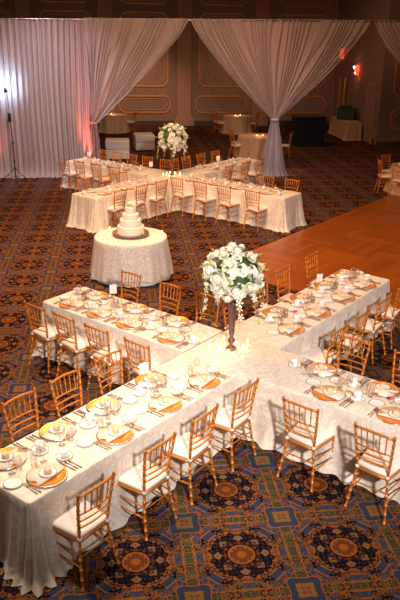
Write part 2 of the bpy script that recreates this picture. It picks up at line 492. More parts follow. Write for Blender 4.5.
# ------------------------------------------------------------------ tables with cloths
ZT = .76
def cloth_rect(x0, x1, y0, y1, sides, seed, z=ZT, flare=.05, amp=.028, hem=.012):
    """cloth over a rectangle; SIDES: which of 'W','S','E','N' hang down (a connected chain)"""
    if not sides:
        bm = bmesh.new(); box(bm, x0 + .001, x1 - .001, y0 + .001, y1 - .001, z - .01, z, bev=.002); return bm
    order = ['S', 'E', 'N', 'W']; cor = {'S': ((x0, y0), (x1, y0)), 'E': ((x1, y0), (x1, y1)), 'N': ((x1, y1), (x0, y1)), 'W': ((x0, y1), (x0, y0))}
    nor = {'S': (0, -1), 'E': (1, 0), 'N': (0, 1), 'W': (-1, 0)}
    pts = []   # (point, normal, cornerness)
    r = .045
    start = 0
    for i, s in enumerate(order):
        if s in sides and order[i - 1] not in sides: start = i
    chain = [order[(start + i) % 4] for i in range(4) if order[(start + i) % 4] in sides]
    for ci, s in enumerate(chain):
        (ax, ay), (bx, by) = cor[s]; L = math.hypot(bx - ax, by - ay); n = max(2, int(L / .03)); nx, ny = nor[s]
        first = ci > 0; last = ci < len(chain) - 1
        dx, dy = (bx - ax) / L, (by - ay) / L
        for i in range(n + 1):
            d = L * i / n
            if first and d < r: continue
            if last and d > L - r: continue
            c = 0
            if first: c = max(c, 1 - (d - r) / .35)
            if last: c = max(c, 1 - (L - r - d) / .35)
            pts.append(((ax + dx * d, ay + dy * d), (nx, ny), max(0, c)))
        if last:
            nn = nor[chain[ci + 1]]; cx, cy = bx - dx * r, by - dy * r; cx -= nx * r; cy -= ny * r
            cx, cy = bx - dx * r - nx * r, by - dy * r - ny * r
            for k2 in range(1, 12):
                t = k2 / 12 * PI / 2; ex, ey = nx * math.cos(t) + nn[0] * math.sin(t), ny * math.cos(t) + nn[1] * math.sin(t)
                pts.append(((cx + ex * r, cy + ey * r), (ex, ey), 1.0))
    bm = bmesh.new(); rings = []; K = 14; arc = 0; prev = None
    wav = []
    for (p, nn, c) in pts:
        if prev: arc += math.hypot(p[0] - prev[0], p[1] - prev[1]) + (.02 if c == 1 else 0)
        prev = p
        w = math.sin(arc * 2 * PI / .33 + 2.2 * mnoise.noise(Vector((arc * 1.6, seed, 0)))) + .5 * mnoise.noise(Vector((arc * 9, seed, 4)))
        cc = math.sin(arc * 2 * PI / .115) * c
        wav.append((w, cc, c))
    for k2 in range(K + 1):
        ring = []
        for (p, nn, c), (w, cc, c_) in zip(pts, wav):
            if k2 == 0: f = 0; off = -.012; zz = z
            elif k2 == 1: f = 0; off = -.003; zz = z - .003
            elif k2 == 2: f = 0; off = 0.002; zz = z - .012
            else:
                f = (k2 - 2) / (K - 2); zz = (z - .012) * (1 - f) + hem * f
                off = flare * f * (1 + .5 * c) + amp * w * f * (1 - .3 * c) + .045 * cc * f ** .8 + .06 * c * f * f
                if k2 == K: off += .03 + .03 * mnoise.noise(Vector((p[0] * 7, p[1] * 7, seed)))
            ring.append(bm.verts.new((p[0] + nn[0] * off, p[1] + nn[1] * off, zz)))
        rings.append(ring)
    for a, b in zip(rings[:-1], rings[1:]):
        for i in range(len(a) - 1): bm.faces.new((a[i], b[i], b[i + 1], a[i + 1]))
    top = list(rings[0])
    bm.faces.new(top)
    bmesh.ops.recalc_face_normals(bm, faces=bm.faces[:])
    return bm
def table_run(s0, s1, t0, t1, sides, cloth_label, table_label, seed, z=ZT, grp='cross shaped banquet tables'):
    """s/t ranges; local frame x = s, y = -t"""
    x0, x1, y0, y1 = s0, s1, -t1, -t0
    cx, cy = (x0 + x1) / 2, (y0 + y1) / 2
    loc = ST(cx, -cy)
    t = empty('banquet_table', loc, TH)
    hx, hy = (x1 - x0) / 2 - .03, (y1 - y0) / 2 - .03
    bm = bmesh.new(); box(bm, -hx, hx, -hy, hy, z - .04, z - .012, bev=.004); link('tabletop', bm, M['wood'], t, False)
    for sx in (-1, 1):
        for sy in (-1, 1):
            bm = bmesh.new(); tube(bm, [(sx * (hx - .1), sy * (hy - .08), 0), (sx * (hx - .1), sy * (hy - .08), z - .04)], .016); link('leg', bm, M['black'], t)
    tag(t, table_label, 'table', grp)
    bm = cloth_rect(x0 - cx, x1 - cx, y0 - cy, y1 - cy, sides, seed, z)
    o = link('tablecloth', bm, M['cloth'], loc=loc, rz=TH)
    tag(o, cloth_label, 'tablecloth', 'ivory damask cloths on the cross shaped tables')
S0, S1, T0, T1 = 5.627, 6.418, -4.568, -3.765
# in local frame: x=s, y=-t ; S side (low y) is t1, N side (high y) is t0
F = 'front table cross'; G = 'rear table cross'
table_run(2.72, S0, T0, T1, 'SWN', 'ivory damask cloth on the front cross arm reaching the near left corner', 'folding table under the cloth of the near left arm, front cross', 1)
table_run(S1, 9.63, T0, T1, 'SEN', 'ivory damask cloth on the front cross arm beside the dance floor', 'folding table under the cloth of the arm beside the dance floor', 2)
table_run(S0, S1, -7.08, T0, 'WNE', 'ivory damask cloth on the front cross arm nearest the cake table', 'folding table under the cloth of the arm nearest the cake table', 3, ZT + .008)
table_run(S0, S1, T1, -1.1, 'WSE', 'ivory damask cloth on the front cross arm running out of view', 'folding table under the cloth of the arm running out of view', 4)
table_run(S0, S1, T0, T1, '', 'square ivory cloth under the tall flowers at the front cross centre', 'square table at the centre of the front cross', 5)
BS0, BS1, BT0, BT1 = 13.3, 14.1, -11.86, -11.06
table_run(10.5, BS0, BT0, BT1, 'SWN', 'ivory damask cloth on the rear cross arm behind the cake table', 'folding table under the rear cross arm behind the cake table', 6)
table_run(BS1, 17.2, BT0, BT1, 'SEN', 'ivory damask cloth on the rear cross arm pointing at the gathered swag drape', 'folding table under the rear arm that points at the swag drape', 7)
table_run(BS0, BS1, -15.2, BT0, 'WNE', 'ivory damask cloth on the rear cross arm next to the straight drape', 'folding table under the rear cross arm next to the straight drape', 8)
table_run(BS0, BS1, BT1, -7.9, 'WSE', 'ivory damask cloth on the rear cross arm ending at the dance floor edge', 'folding table under the rear arm ending at the dance floor edge', 9)
table_run(BS0, BS1, BT0, BT1, '', 'square ivory cloth under the tall flowers at the rear cross centre', 'square table at the centre of the rear cross', 10)

# ------------------------------------------------------------------ chairs
def make_chair(simple=False):
    c = empty('chiavari_chair')
    g = M['gold_wood']
    def rear(sx): return [(sx * .200, -.012, 0), (sx * .172, .035, .26), (sx * .150, .055, .45), (sx * .172, .030, .68), (sx * .192, -.005, .905)]
    for sx in (-1, 1):
        bm = bmesh.new(); bamboo(bm, rear(sx), .0125, .085, 6 if simple else 8)
        lathe(bm, [(.005, .0), (.017, .006), (.012, .016), (.016, .026), (.004, .036)], 8, (sx * .192, -.005, .900)); link('leg', bm, g, c)
        bm = bmesh.new(); bamboo(bm, [(sx * .190, .405, 0), (sx * .182, .400, .43)], .0125, .085, 6 if simple else 8); link('leg', bm, g, c)
    # backrest
    def arcx(z, n=6, w=None):
        f = (z - .45) / .455; hw = .150 + (.192 - .150) * f if w is None else w
        y = .055 + (-.005 - .055) * f
        return [(hw * (2 * i / n - 1), y - .018 * (1 - (2 * i / n - 1) ** 2), z + (.012 * (1 - (2 * i / n - 1) ** 2) if z > .85 else 0)) for i in range(n + 1)]
    bb = bmesh.new()
    tube(bb, arcx(.895), .0125, 6)
    if not simple: link('top_rail', bb, g, c); bb = None
    for z in (.71, .64, .57):
        bm = bb or bmesh.new(); tube(bm, arcx(z), .0085, 6)
        if not simple: link('back_rail', bm, g, c)
    for i in range(5):
        f = (i + 1) / 6; u = 2 * f - 1
        bm = bb or bmesh.new()
        a = (.174 * u, .021 - .018 * (1 - u * u), .71); b = (.188 * u, -.004 - .018 * (1 - u * u), .895)
        if simple: tube(bm, [a, b], .0075, 5)
        else: bamboo(bm, [a, b], .0068, .09, 6); link('spindle', bm, g, c)
    if simple: link('backrest', bb, g, c)
    # seat frame
    bm = bmesh.new()
    def trap(z, e=0, yb=.05, yf=.42, n=5):
        p = []
        b0, f0 = .155 + e, .195 + e
        p += [(-b0, yb - e), (b0, yb - e)]
        for i in range(n): t = -PI / 4 + 0; 
        for i in range(n + 1):
            a = i / n * PI / 2; p.append((f0 - .05 + .05 * math.cos(a), yf - .05 + .05 * math.sin(a) + e))
        for i in range(n + 1):
            a = PI / 2 + i / n * PI / 2; p.append((-f0 + .05 + .05 * math.cos(a), yf - .05 + .05 * math.sin(a) + e))
        return [(x, y, z) for x, y in p]
    def loft(bm, layers):
        R = [[bm.verts.new(p) for p in l] for l in layers]
        for a, b in zip(R[:-1], R[1:]):
            for i in range(len(a)): bm.faces.new((a[i], a[(i + 1) % len(a)], b[(i + 1) % len(a)], b[i]))
        bm.faces.new(R[0][::-1]); bm.faces.new(R[-1])
    loft(bm, [trap(.415, 0), trap(.420, .006), trap(.440, .006), trap(.446, 0)]); link('seat_frame', bm, g, c)
    bm = bmesh.new()
    def pil(z, e): return [(x * (1 + e / .19), .235 + (y - .235) * (1 + e / .19), zz) for x, y, zz in trap(z, -.004)]
    loft(bm, [pil(.447, -.006), pil(.457, .006), pil(.475, .008), pil(.490, 0), pil(.499, -.02), pil(.503, -.06), pil(.506, -.11)]); link('cushion', bm, M['cushion'], c)
    for sx in (-1, 1):
        bm = bmesh.new(); lathe(bm, [(.006, -.018), (.018, -.012), (.021, 0), (.018, .012), (.006, .018)], 8, (sx * .152, .050, .452)); link('cushion_tie', bm, M['cushion'], c)
    st = []
    for sx in (-1, 1):
        for z in (.31, .20):
            f = z / .45; xr = .200 - .05 * f; yr = -.012 + .067 * f
            st.append([(sx * xr, yr, z), (sx * .186, .40, z - .01)])
    st.append([(-.168, .035, .29), (.168, .035, .29)])
    st.append([(-.186, .40, .33), (.186, .40, .33)]); st.append([(-.187, .40, .22), (.187, .40, .22)])
    if simple:
        bm = bmesh.new()
        for a in st: tube(bm, a, .0075, 5)
        link('stretcher', bm, g, c)
    else:
        for a in st:
            bm = bmesh.new(); bamboo(bm, a, .0075, .1, 6); link('stretcher', bm, g, c)
    return c
chair_full = make_chair(); chair_simple = make_chair(True)
first = {id(chair_full): True, id(chair_simple): True}
def place_chair(loc, rz, label, group, src):
    if first[id(src)]: first[id(src)] = False; o = src
    else: o = dup(src)
    o.location = loc; o.rotation_euler = (0, 0, rz + random.uniform(-.03, .03))
    tag(o, label, 'chair', group); return o
ORD = ['first', 'second', 'third', 'fourth', 'fifth']
FACE = {'-b': TH, '+b': TH + PI, '+a': TH - PI / 2, '-a': TH + PI / 2}

# front cross: side name, facing, fixed coordinate of the chair back, list
def row_chairs(vals, fixed, axis, face, phrase, group, src, order_rev=False):
    n = len(vals)
    for i, v in enumerate(vals):
        p = ST(v, fixed) if axis == 's' else ST(fixed, v)
        place_chair(p, FACE[face], phrase % ORD[(n - 1 - i) if order_rev else i], group, src)
GC = 'gold chairs around the front table cross'; GR = 'gold chairs around the rear table cross'
row_chairs([3.085, 3.85, 4.49, 5.18], -3.385, 's', '-b', 'gold chiavari chair, %s from table end, near side of the near left arm', GC, chair_full)
row_chairs([3.59, 4.18, 4.80], -4.965, 's', '+b', 'gold chiavari chair, %s from table end, far side of the near left arm', GC, chair_full)
row_chairs([-6.75, -6.19, -5.61, -4.95], 5.245, 't', '+a', 'gold chiavari chair, %s from table end, camera side of the arm nearest the cake', GC, chair_full)
row_chairs([-6.66, -5.90, -5.23], 6.965, 't', '-a', 'gold chiavari chair, %s from table end, cake side of the arm nearest the cake', GC, chair_full)
row_chairs([-2.01, -2.775], 5.21, 't', '+a', 'gold chiavari chair, %s from the frame edge, near side of the right arm', GC, chair_full)
row_chairs([-2.36, -3.05], 6.925, 't', '-a', 'gold chiavari chair, %s from the frame edge, far side of the right arm', GC, chair_full)
row_chairs([9.06, 8.43, 7.76, 7.10], -3.335, 's', '-b', 'gold chiavari chair, %s from table end, near side of the dance floor arm', GC, chair_full)
row_chairs([9.49, 8.61, 7.98, 7.25], -5.065, 's', '+b', 'gold chiavari chair, %s from table end, parquet side of the dance floor arm', GC, chair_full)
# rear cross
row_chairs([10.99, 11.70, 12.41], -10.77, 's', '-b', 'gold chiavari chair, %s from table end, rear cross, behind the cake', GR, chair_simple)
row_chairs([11.2, 11.9, 12.5], -12.2, 's', '+b', 'gold chiavari chair, %s from table end, rear cross, far side of the cake arm', GR, chair_simple)
row_chairs([-8.50, -9.30, -10.0, -10.72], 12.90, 't', '+a', 'gold chiavari chair, %s from the parquet end, near side of the rear cross', GR, chair_simple)
row_chairs([-8.48, -9.20, -10.05], 14.62, 't', '-a', 'gold chiavari chair, %s from the parquet end, swag side of the rear cross', GR, chair_simple)
row_chairs([-14.82, -14.22, -13.56, -12.88], 12.92, 't', '+a', 'gold chiavari chair, %s from the drape end, near side of the rear cross', GR, chair_simple)
row_chairs([-15.10, -14.47, -13.88, -13.28, -12.60], 14.68, 't', '-a', 'gold chiavari chair, %s from the drape end, white ottoman side of the rear cross', GR, chair_simple)
row_chairs([16.65, 15.90, 15.10], -10.72, 's', '-b', 'gold chiavari chair, %s from the far end, near side of the rear cross far arm', GR, chair_simple)
row_chairs([16.85, 16.15, 15.45, 14.9], -12.5, 's', '+b', 'gold chiavari chair, %s from the far end, wall side of the rear cross far arm', GR, chair_simple)

# ------------------------------------------------------------------ tableware (one of each, then copies)
def disc(prof, mat, name, n=24, mis=None):
    bm = bmesh.new(); lathe(bm, prof, n, mis=mis); return link(name, bm, mat)
def proto(o): protos.append(o); return o
protos = []
P_ch = proto(disc([(.10, 0), (.155, .004), (.169, .012), (.172, .016), (.163, .016), (.150, .010), (.10, .006)], [M['charger'], M['silver']], 'charger_plate', 32, [1, 1, 1, 1, 0, 0]))
def napkin():
    bm = bmesh.new(); pts = []
    N = 72
    for i in range(N):
        a = 2 * PI * i / N; r = .162
        x, y = r * math.cos(a), r * math.sin(a)
        if y < -.055: y = -.055 + (y + .055) * .05
        da = abs(((math.degrees(a) - 178 + 180) % 360) - 180); db = abs(((math.degrees(a) - 82 + 180) % 360) - 180)
        k = 1.0
        if da < 20: k = .68 + .32 * (da / 20)
        if db < 18: k = .70 + .30 * (db / 18)
        pts.append((x * k, y * k))
    top = [bm.verts.new((x, y, .024 + .004 * mnoise.noise(Vector((x * 20, y * 20, 0))))) for x, y in pts]
    bot = [bm.verts.new((x, y, .014)) for x, y in pts]
    c1 = bm.verts.new((0, .03, .026)); 
    for i in range(N):
        j = (i + 1) % N; bm.faces.new((top[i], top[j], c1)); bm.faces.new((bot[i], bot[j], top[j], top[i]))
    bm.faces.new(bot[::-1])
    return link('napkin', bm, M['napkin'])
P_nap = proto(napkin())
P_sp = proto(disc([(.035, 0), (.060, .006), (.075, .012), (.076, .014), (.068, .013), (.058, .009), (.03, .005)], [M['china'], M['rim']], 'side_plate', 24, [0, 0, 1, 1, 0, 0]))
bm = bmesh.new(); lathe(bm, [(.012, 0), (.031, .005), (.036, .020), (.031, .036), (.018, .046), (.004, .048)], 14); P_roll = proto(link('bread_roll', bm, M['bread']))
P_bp = proto(disc([(.045, 0), (.070, .006), (.080, .011), (.081, .013), (.074, .012), (.062, .007), (.03, .005)], [M['china'], M['rim']], 'bread_plate', 24, [0, 0, 1, 1, 0, 0]))
P_sau = proto(disc([(.035, 0), (.060, .006), (.074, .012), (.075, .014), (.068, .013), (.05, .007), (.03, .006)], [M['china'], M['rim']], 'saucer', 24, [0, 0, 1, 1, 0, 0]))
def cup():
    bm = bmesh.new(); lathe(bm, [(.020, 0), (.022, .004), (.030, .015), (.037, .038), (.041, .062), (.043, .066), (.039, .063), (.034, .040), (.026, .018), (.012, .010)], 18)
    o = link('coffee_cup', bm, M['china'])
    bm = bmesh.new(); tube(bm, [(.036, 0, .055), (.055, 0, .056), (.064, 0, .044), (.056, 0, .028), (.034, 0, .022)], .004, 6); link('handle', bm, M['china'], o)
    return o
P_cup = proto(cup())
def fork(L=.19, name='fork'):
    bm = bmesh.new()
    tube(bm, [(0, 0, .004), (0, L * .3, .005), (0, L * .62, .007), (0, L * .7, .006)], [.007, .005, .003, .009], 6)
    for dx in (-.008, 0, .008): tube(bm, [(dx, L * .7, .006), (dx, L, .008)], .0022, 5)
    return link(name, bm, M['bronze'])
P_fork = proto(fork())
bm = bmesh.new(); tube(bm, [(0, 0, .005), (0, .09, .005), (0, .095, .005), (0, .17, .004), (0, .215, .004)], [.0065, .0065, .008, .0095, .002], 6); P_knife = proto(link('knife', bm, M['bronze']))
bm = bmesh.new(); tube(bm, [(0, 0, .005), (0, .1, .005), (0, .13, .006), (0, .15, .006), (0, .175, .006)], [.006, .0035, .009, .017, .007], 8); P_spoon = proto(link('spoon', bm, M['bronze']))
def goblet(h=.185, r=.036):
    bm = bmesh.new(); lathe(bm, [(.032, 0), (.030, .003), (.006, .008), (.0045, h * .42), (.018, h * .48), (r, h * .66), (r * .97, h * .85), (r * .86, h), (r * .84, h - .002), (r * .93, h * .8), (r * .9, h * .66), (.014, h * .5)], 16)
    o = link('goblet', bm, M['glass'])
    return o
P_gob = proto(goblet())
bm = bmesh.new(); lathe(bm, [(.026, 0), (.030, .004), (.032, .05), (.034, .115), (.032, .115), (.030, .05), (.027, .006)], 16); P_tum = proto(link('water_glass', bm, M['glass']))
used = set()
def put(src, loc, rz, label, cat, group):
    if id(src) in used: o = dup(src)
    else: used.add(id(src)); o = src
    o.location = loc; o.rotation_euler = (0, 0, rz); tag(o, label, cat, group); return o
def setting(edge, face, where, full=True, z=ZT, grp='front'):
    """edge: point on the table edge in front of the seat"""
    r = FACE[face]; X = Vector((math.cos(r), math.sin(r), 0)); Y = Vector((-math.sin(r), math.cos(r), 0))
    j = lambda s=.012: random.uniform(-s, s)
    z0 = z + .002
    def at(x, y, dz=0): return edge + X * (x + j()) + Y * (y + j(.008)) + Vector((0, 0, z0 + dz))
    g = lambda w: w + ' on the ' + grp + ' table cross'
    cx, cy = j(), .178 + j(.008); c = edge + X * cx + Y * cy
    put(P_ch, c + Vector((0, 0, z0)), r, 'orange gold charger plate, ' + where, 'plate', g('charger plates'))
    put(P_nap, c + Vector((0, 0, z0)), r + j(.25), 'folded ivory napkin on the charger, ' + where, 'napkin', g('folded napkins'))
    c2 = c + X * .01 - Y * .0
    put(P_sp, c2 + Vector((0, 0, z0 + .026)), r, 'small white plate on the napkin, ' + where, 'plate', g('small plates'))
    put(P_roll, c2 + Vector((0, 0, z0 + .0315)), r + j(3), 'round peach coloured roll, ' + where, 'bread', g('bread rolls'))
    put(P_bp, at(-.245, .30), r, 'white grey-rimmed bread plate, ' + where, 'plate', g('bread plates'))
    q = at(.285, .27)
    put(P_sau, q, r, 'white saucer under the cup, ' + where, 'saucer', g('saucers'))
    put(P_cup, q + Vector((0, 0, .007)), r + random.uniform(-1, .3), 'white coffee cup with handle, ' + where, 'cup', g('coffee cups'))
    put(P_gob, at(.12, .365), r, 'stemmed clear goblet, ' + where, 'glass', g('goblets'))
    if full:
        put(P_tum, at(.03, .375), r, 'straight clear water glass, ' + where, 'glass', g('water glasses'))
        a = at(-.205, .045); put(P_fork, a, r + j(.06), 'outer bronze toned fork, ' + where, 'fork', g('forks'))
        put(P_fork, a + X * .030 - Y * .01, r + j(.06), 'inner bronze toned fork, ' + where, 'fork', g('forks'))
        a = at(.200, .035); put(P_knife, a, r + j(.06), 'bronze toned knife, ' + where, 'knife', g('knives'))
        put(P_spoon, a + X * .028, r + j(.06), 'inner bronze toned spoon, ' + where, 'spoon', g('spoons'))
        put(P_spoon, a + X * .060 - Y * .008, r + j(.06), 'outer bronze toned spoon, ' + where, 'spoon', g('spoons'))
def row_settings(vals, fixed, axis, face, phrase, full=True, z=ZT, grp='front'):
    for i, v in enumerate(vals):
        setting(ST(v, fixed) if axis == 's' else ST(fixed, v), face, ORD[i] + ' place from end, ' + phrase, full, z, grp)
row_settings([3.05, 3.85, 4.57, 5.20], T1, 's', '-b', 'near side, near left arm')
row_settings([3.00, 3.57, 4.16, 4.86], T0, 's', '+b', 'far side, near left arm')
row_settings([-6.68, -6.13, -5.60, -4.92], S0, 't', '+a', 'camera side, cake arm', z=ZT + .008)
row_settings([-6.65, -5.88, -5.20], S1, 't', '-a', 'far side, cake arm', z=ZT + .008)
row_settings([-2.06, -2.78], S0, 't', '+a', 'near side, right arm')
row_settings([-2.38, -3.09], S1, 't', '-a', 'far side, right arm')
row_settings([9.10, 8.42, 7.67, 7.00], T1, 's', '-b', 'near side, dance floor arm')
row_settings([9.35, 8.72, 8.02, 7.33], T0, 's', '+b', 'far side, dance floor arm')
row_settings([10.95, 11.7, 12.45], BT1, 's', '-b', 'near side, rear arm by cake', False, grp='rear')
row_settings([10.95, 11.7, 12.45], BT0, 's', '+b', 'far side, rear arm by cake', False, grp='rear')
row_settings([-8.5, -9.3, -10.0, -10.72], BS0, 't', '+a', 'near side, rear parquet arm', False, grp='rear')
row_settings([-8.5, -9.2, -10.0, -10.72], BS1, 't', '-a', 'far side, rear parquet arm', False, grp='rear')
row_settings([-14.63, -14.1, -13.5, -12.85], BS0, 't', '+a', 'near side, rear drape arm', False, grp='rear')
row_settings([-14.63, -14.1, -13.5, -12.85], BS1, 't', '-a', 'far side, rear drape arm', False, grp='rear')
row_settings([16.65, 15.9, 15.1], BT1, 's', '-b', 'near side, rear far arm', False, grp='rear')
row_settings([16.65, 15.9, 15.1], BT0, 's', '+b', 'far side, rear far arm', False, grp='rear')

# table number cards on curled gold stands, bud vases
def card(loc, rz, label):
    e = empty('table_card', loc, rz)
    bm = bmesh.new(); lathe(bm, [(.03, 0), (.03, .004), (.006, .008), (.003, .05)], 12); tube(bm, [(.0, 0, .05), (.02, 0, .06), (.03, 0, .075), (.018, 0, .09), (.004, 0, .082), (.006, 0, .10)], .0035, 6)
    link('card_stand', bm, M['gilt'], e)
    bm = bmesh.new(); box(bm, -.05, .05, -.001, .001, .075, .205, bev=.0004); link('card', bm, M['paper'], e, False)
    tag(e, label, 'table card', 'white table cards on gold stands')
card(ST(6.33, -6.40, ZT + .010), .35, 'white card on a gold curl stand at the cake end of the front cross')
card(ST(4.83, -4.46, ZT), .4, 'white card on a gold curl stand on the near left arm')
card(ST(8.62, -4.44, ZT), .4, 'white card on a gold curl stand beside the parquet')
card(ST(15.95, -11.72, ZT), .1, 'white card on the rear cross arm pointing at the swag drape')
card(ST(13.95, -12.5, ZT), .1, 'white card on the rear cross arm near the straight drape')
card(ST(13.95, -14.9, ZT), .1, 'white card at the drape end of the rear cross')
def bud(loc, label):
    e = empty('bud_vase', loc)
    bm = bmesh.new(); lathe(bm, [(.02, 0), (.026, .01), (.028, .05), (.016, .08), (.013, .11), (.016, .118)], 14, cap1=False); link('vase_body', bm, M['glass'], e)
    bm = bmesh.new()
    for i in range(7):
        a = i * 2.4; bmesh.ops.create_icosphere(bm, subdivisions=1, radius=.012, matrix=Matrix.Translation((.014 * math.cos(a), .014 * math.sin(a), .055 + .006 * (i % 3))))
    link('bloom', bm, M['pink'], e)
    tag(e, label, 'vase', 'small bud vases with pink blooms')
bud(ST(6.05, -2.20, ZT), 'small clear vase with pink bloom on the arm leaving the frame')
bud(ST(9.05, -4.16, ZT), 'small clear vase with pink bloom near the dance floor table end')
bud(ST(7.45, -4.15, ZT), 'small clear vase with pink bloom between cups on the dance floor arm')
bud(ST(6.03, -6.35, ZT + .008), 'small clear vase with pink bloom at the cake end of the arm')

# ------------------------------------------------------------------ tall flower arrangements
def rose_bm(r=.06, seed=0, layers=4):
    bm = bmesh.new(); rnd = random.Random(seed)
    bmesh.ops.create_icosphere(bm, subdivisions=2, radius=r * .55, matrix=Matrix.Translation((0, 0, r * .1)))
    for L in range(layers):
        n = 5 + L; rr = r * (.42 + .19 * L); h = r * (.55 - .16 * L)
        for i in range(n):
            a = 2 * PI * (i + .5 * (L % 2) + rnd.uniform(-.1, .1)) / n; w = 2.5 * PI / n
            rows = []
            for v in range(4):
                f = v / 3; row = []
                for u_ in range(5):
                    g = u_ / 4 - .5; aa = a + g * w * (.6 + .4 * math.sin(PI * (f * .6 + .2)))
                    rad = rr * (.55 + .45 * f) + r * .10 * f * f - r * .12 * (2 * g) ** 2 * f
                    row.append((rad * math.cos(aa), rad * math.sin(aa), -r * .35 + (h + r * .45) * f - r * .14 * (2 * g) ** 2 * f - (r * .12 * L * f * f)))
                rows.append(row)
            G_ = [[bm.verts.new(p) for p in q] for q in rows]
            for p, q in zip(G_[:-1], G_[1:]):
                for k2 in range(4): bm.faces.new((p[k2], p[k2 + 1], q[k2 + 1], q[k2]))
    return bm
def orchid_bm(r=.032):
    bm = bmesh.new()
    for i in range(5):
        a = 2 * PI * i / 5; c = bm.verts.new((0, 0, 0)); L = []
        for f, w in ((.35, .3), (.75, .36), (1.0, .12)):
            L.append([bm.verts.new((r * f * math.cos(a + s_ * w), r * f * math.sin(a + s_ * w), r * .25 * f * (1.3 - f))) for s_ in (-1, 0, 1)])
        bm.faces.new((c, L[0][0], L[0][1])); bm.faces.new((c, L[0][1], L[0][2]))
        for p, q in zip(L[:-1], L[1:]):
            for k2 in range(2): bm.faces.new((p[k2], q[k2], q[k2 + 1], p[k2 + 1]))
    bmesh.ops.create_icosphere(bm, subdivisions=1, radius=r * .22, matrix=Matrix.Translation((0, 0, r * .1)))
    return bm
roses = [link('rose', rose_bm(.062, s), M['petal'] if s else M['petal2']) for s in range(3)]
orch = link('orchid', orchid_bm(), M['petal'])
def to_dir(o, d, spin):
    o.rotation_mode = 'XYZ'; q = Vector(d).to_track_quat('Z', 'Y'); o.rotation_euler = (q.to_matrix().to_4x4() @ Matrix.Rotation(spin, 4, 'Z')).to_euler()
def arrangement(loc, label, seed, R=.36, hv=.60, first_use=False):
    rnd = random.Random(seed)
    e = empty('flower_arrangement', loc)
    bm = bmesh.new()
    prof = [(.062, 0), (.066, .012), (.052, .03), (.026, .045), (.020, .07), (.040, .095), (.044, .115), (.026, .14), (.020, .16), (.026, .18), (.030,.20)]
    for i in range(12):
        f = i / 11; prof.append((.030 + .026 * f + .002 * (i % 2), .20 + (hv - .2) * f))
    lathe(bm, prof, 20); link('vase', bm, M['vase'], e)
    C = Vector((0, 0, hv + .34))
    bm = bmesh.new()
    for i in range(240):
        d = Vector((rnd.gauss(0, 1), rnd.gauss(0, 1), rnd.gauss(0, 1))).normalized(); rad = R * rnd.uniform(.6, .95)
        p = C + Vector((d.x * rad, d.y * rad, d.z * rad * .92)); t = d.cross(Vector((rnd.uniform(-1, 1), rnd.uniform(-1, 1), 1))).normalized(); w = d.cross(t)
        L, W = rnd.uniform(.05, .09), rnd.uniform(.015, .028); dd = (t + d * .5).normalized()
        a0, a1, a2, a3 = p, p + dd * L * .5 + w * W, p + dd * L, p + dd * L * .5 - w * W
        m1 = bm.verts.new(p + dd * L * .5 + d * .008); vs = [bm.verts.new(q) for q in (a0, a1, a2, a3)]
        for q in range(4): bm.faces.new((vs[q], vs[(q + 1) % 4], m1))
    fo = link('foliage', bm, M['leaf'], e); fo['kind'] = 'stuff'
    bm = bmesh.new(); bmesh.ops.create_icosphere(bm, subdivisions=3, radius=1, matrix=Matrix.Translation(C) @ Matrix.Diagonal((R * .72, R * .72, R * .68, 1)))
    for v in bm.verts: v.co += v.co.normalized() * .02 * mnoise.noise(v.co * 9)
    link('moss_core', bm, M['leaf'], e)
    pts = []; N = 60
    for i in range(N):
        zz = 1 - 2 * (i + .5) / N; a = i * 2.39996 + seed; rr = math.sqrt(1 - zz * zz)
        if zz < -.86: continue
        if rnd.random() < .06: continue
        d = Vector((rr * math.cos(a), rr * math.sin(a), zz)); d = (d + Vector((rnd.gauss(0, .07), rnd.gauss(0, .07), rnd.gauss(0, .07)))).normalized()
        src = roses[rnd.randrange(3)]; o = src.copy(); COL.objects.link(o); o.parent = e
        s_ = rnd.choice((.95, 1.2, 1.4, 1.65)); o.scale = (s_, s_, s_ * .9); rad = R * (rnd.uniform(.80, .94) - .05 * (s_ - 1))
        o.location = C + Vector((d.x * rad, d.y * rad, d.z * rad * .92)); to_dir(o, d, rnd.uniform(0, 6)); pts.append(o)
    # trailing orchid sprays
    for sp in range(9):
        a = sp * 2 * PI / 9 + seed * .7; d = Vector((math.cos(a), math.sin(a), 0))
        P = [C + d * R * (.75 + .30 * f) + Vector((0, 0, -.14 - .34 * f + .12 * math.sin(f * PI))) for f in [q / 7 for q in range(8)]]
        bm = bmesh.new(); tube(bm, P, .0025, 5)
        for q in range(4): bmesh.ops.create_icosphere(bm, subdivisions=1, radius=.009, matrix=Matrix.Translation(P[7] + Vector((rnd.gauss(0, .015), rnd.gauss(0, .015), -.012 * q))))
        link('spray_stem', bm, M['bud'], e)
        for q in range(3 if sp % 2 else 5):
            o = orch.copy(); COL.objects.link(o); o.parent = e; o.location = P[2 + q] + Vector((rnd.gauss(0, .018), rnd.gauss(0, .018), rnd.gauss(0, .01)))
            s_ = rnd.uniform(1.1, 1.7); o.scale = (s_, s_, s_); to_dir(o, (d + Vector((rnd.gauss(0, .4), rnd.gauss(0, .4), .2))).normalized(), rnd.uniform(0, 6))
    # sprigs sticking out of the dome
    for i in range(16):
        bm = bmesh.new()
        a = i * 2.4; zz = rnd.uniform(0, .8); d = Vector((math.cos(a) * math.sqrt(1 - zz * zz), math.sin(a) * math.sqrt(1 - zz * zz), zz))
        tube(bm, [C + d * R * .9, C + d * R * 1.10], .0022, 4)
        for q in range(5): bmesh.ops.create_icosphere(bm, subdivisions=1, radius=.010, matrix=Matrix.Translation(C + d * R * (.98 + .03 * q) + Vector((rnd.gauss(0, .004), rnd.gauss(0, .004), rnd.gauss(0, .004)))))
        link('budding_sprig', bm, M['bud'], e)
    tag(e, label, 'flower arrangement'); return e
FA = ST(6.06, -4.20, ZT); FB = ST(13.72, -11.55, ZT)
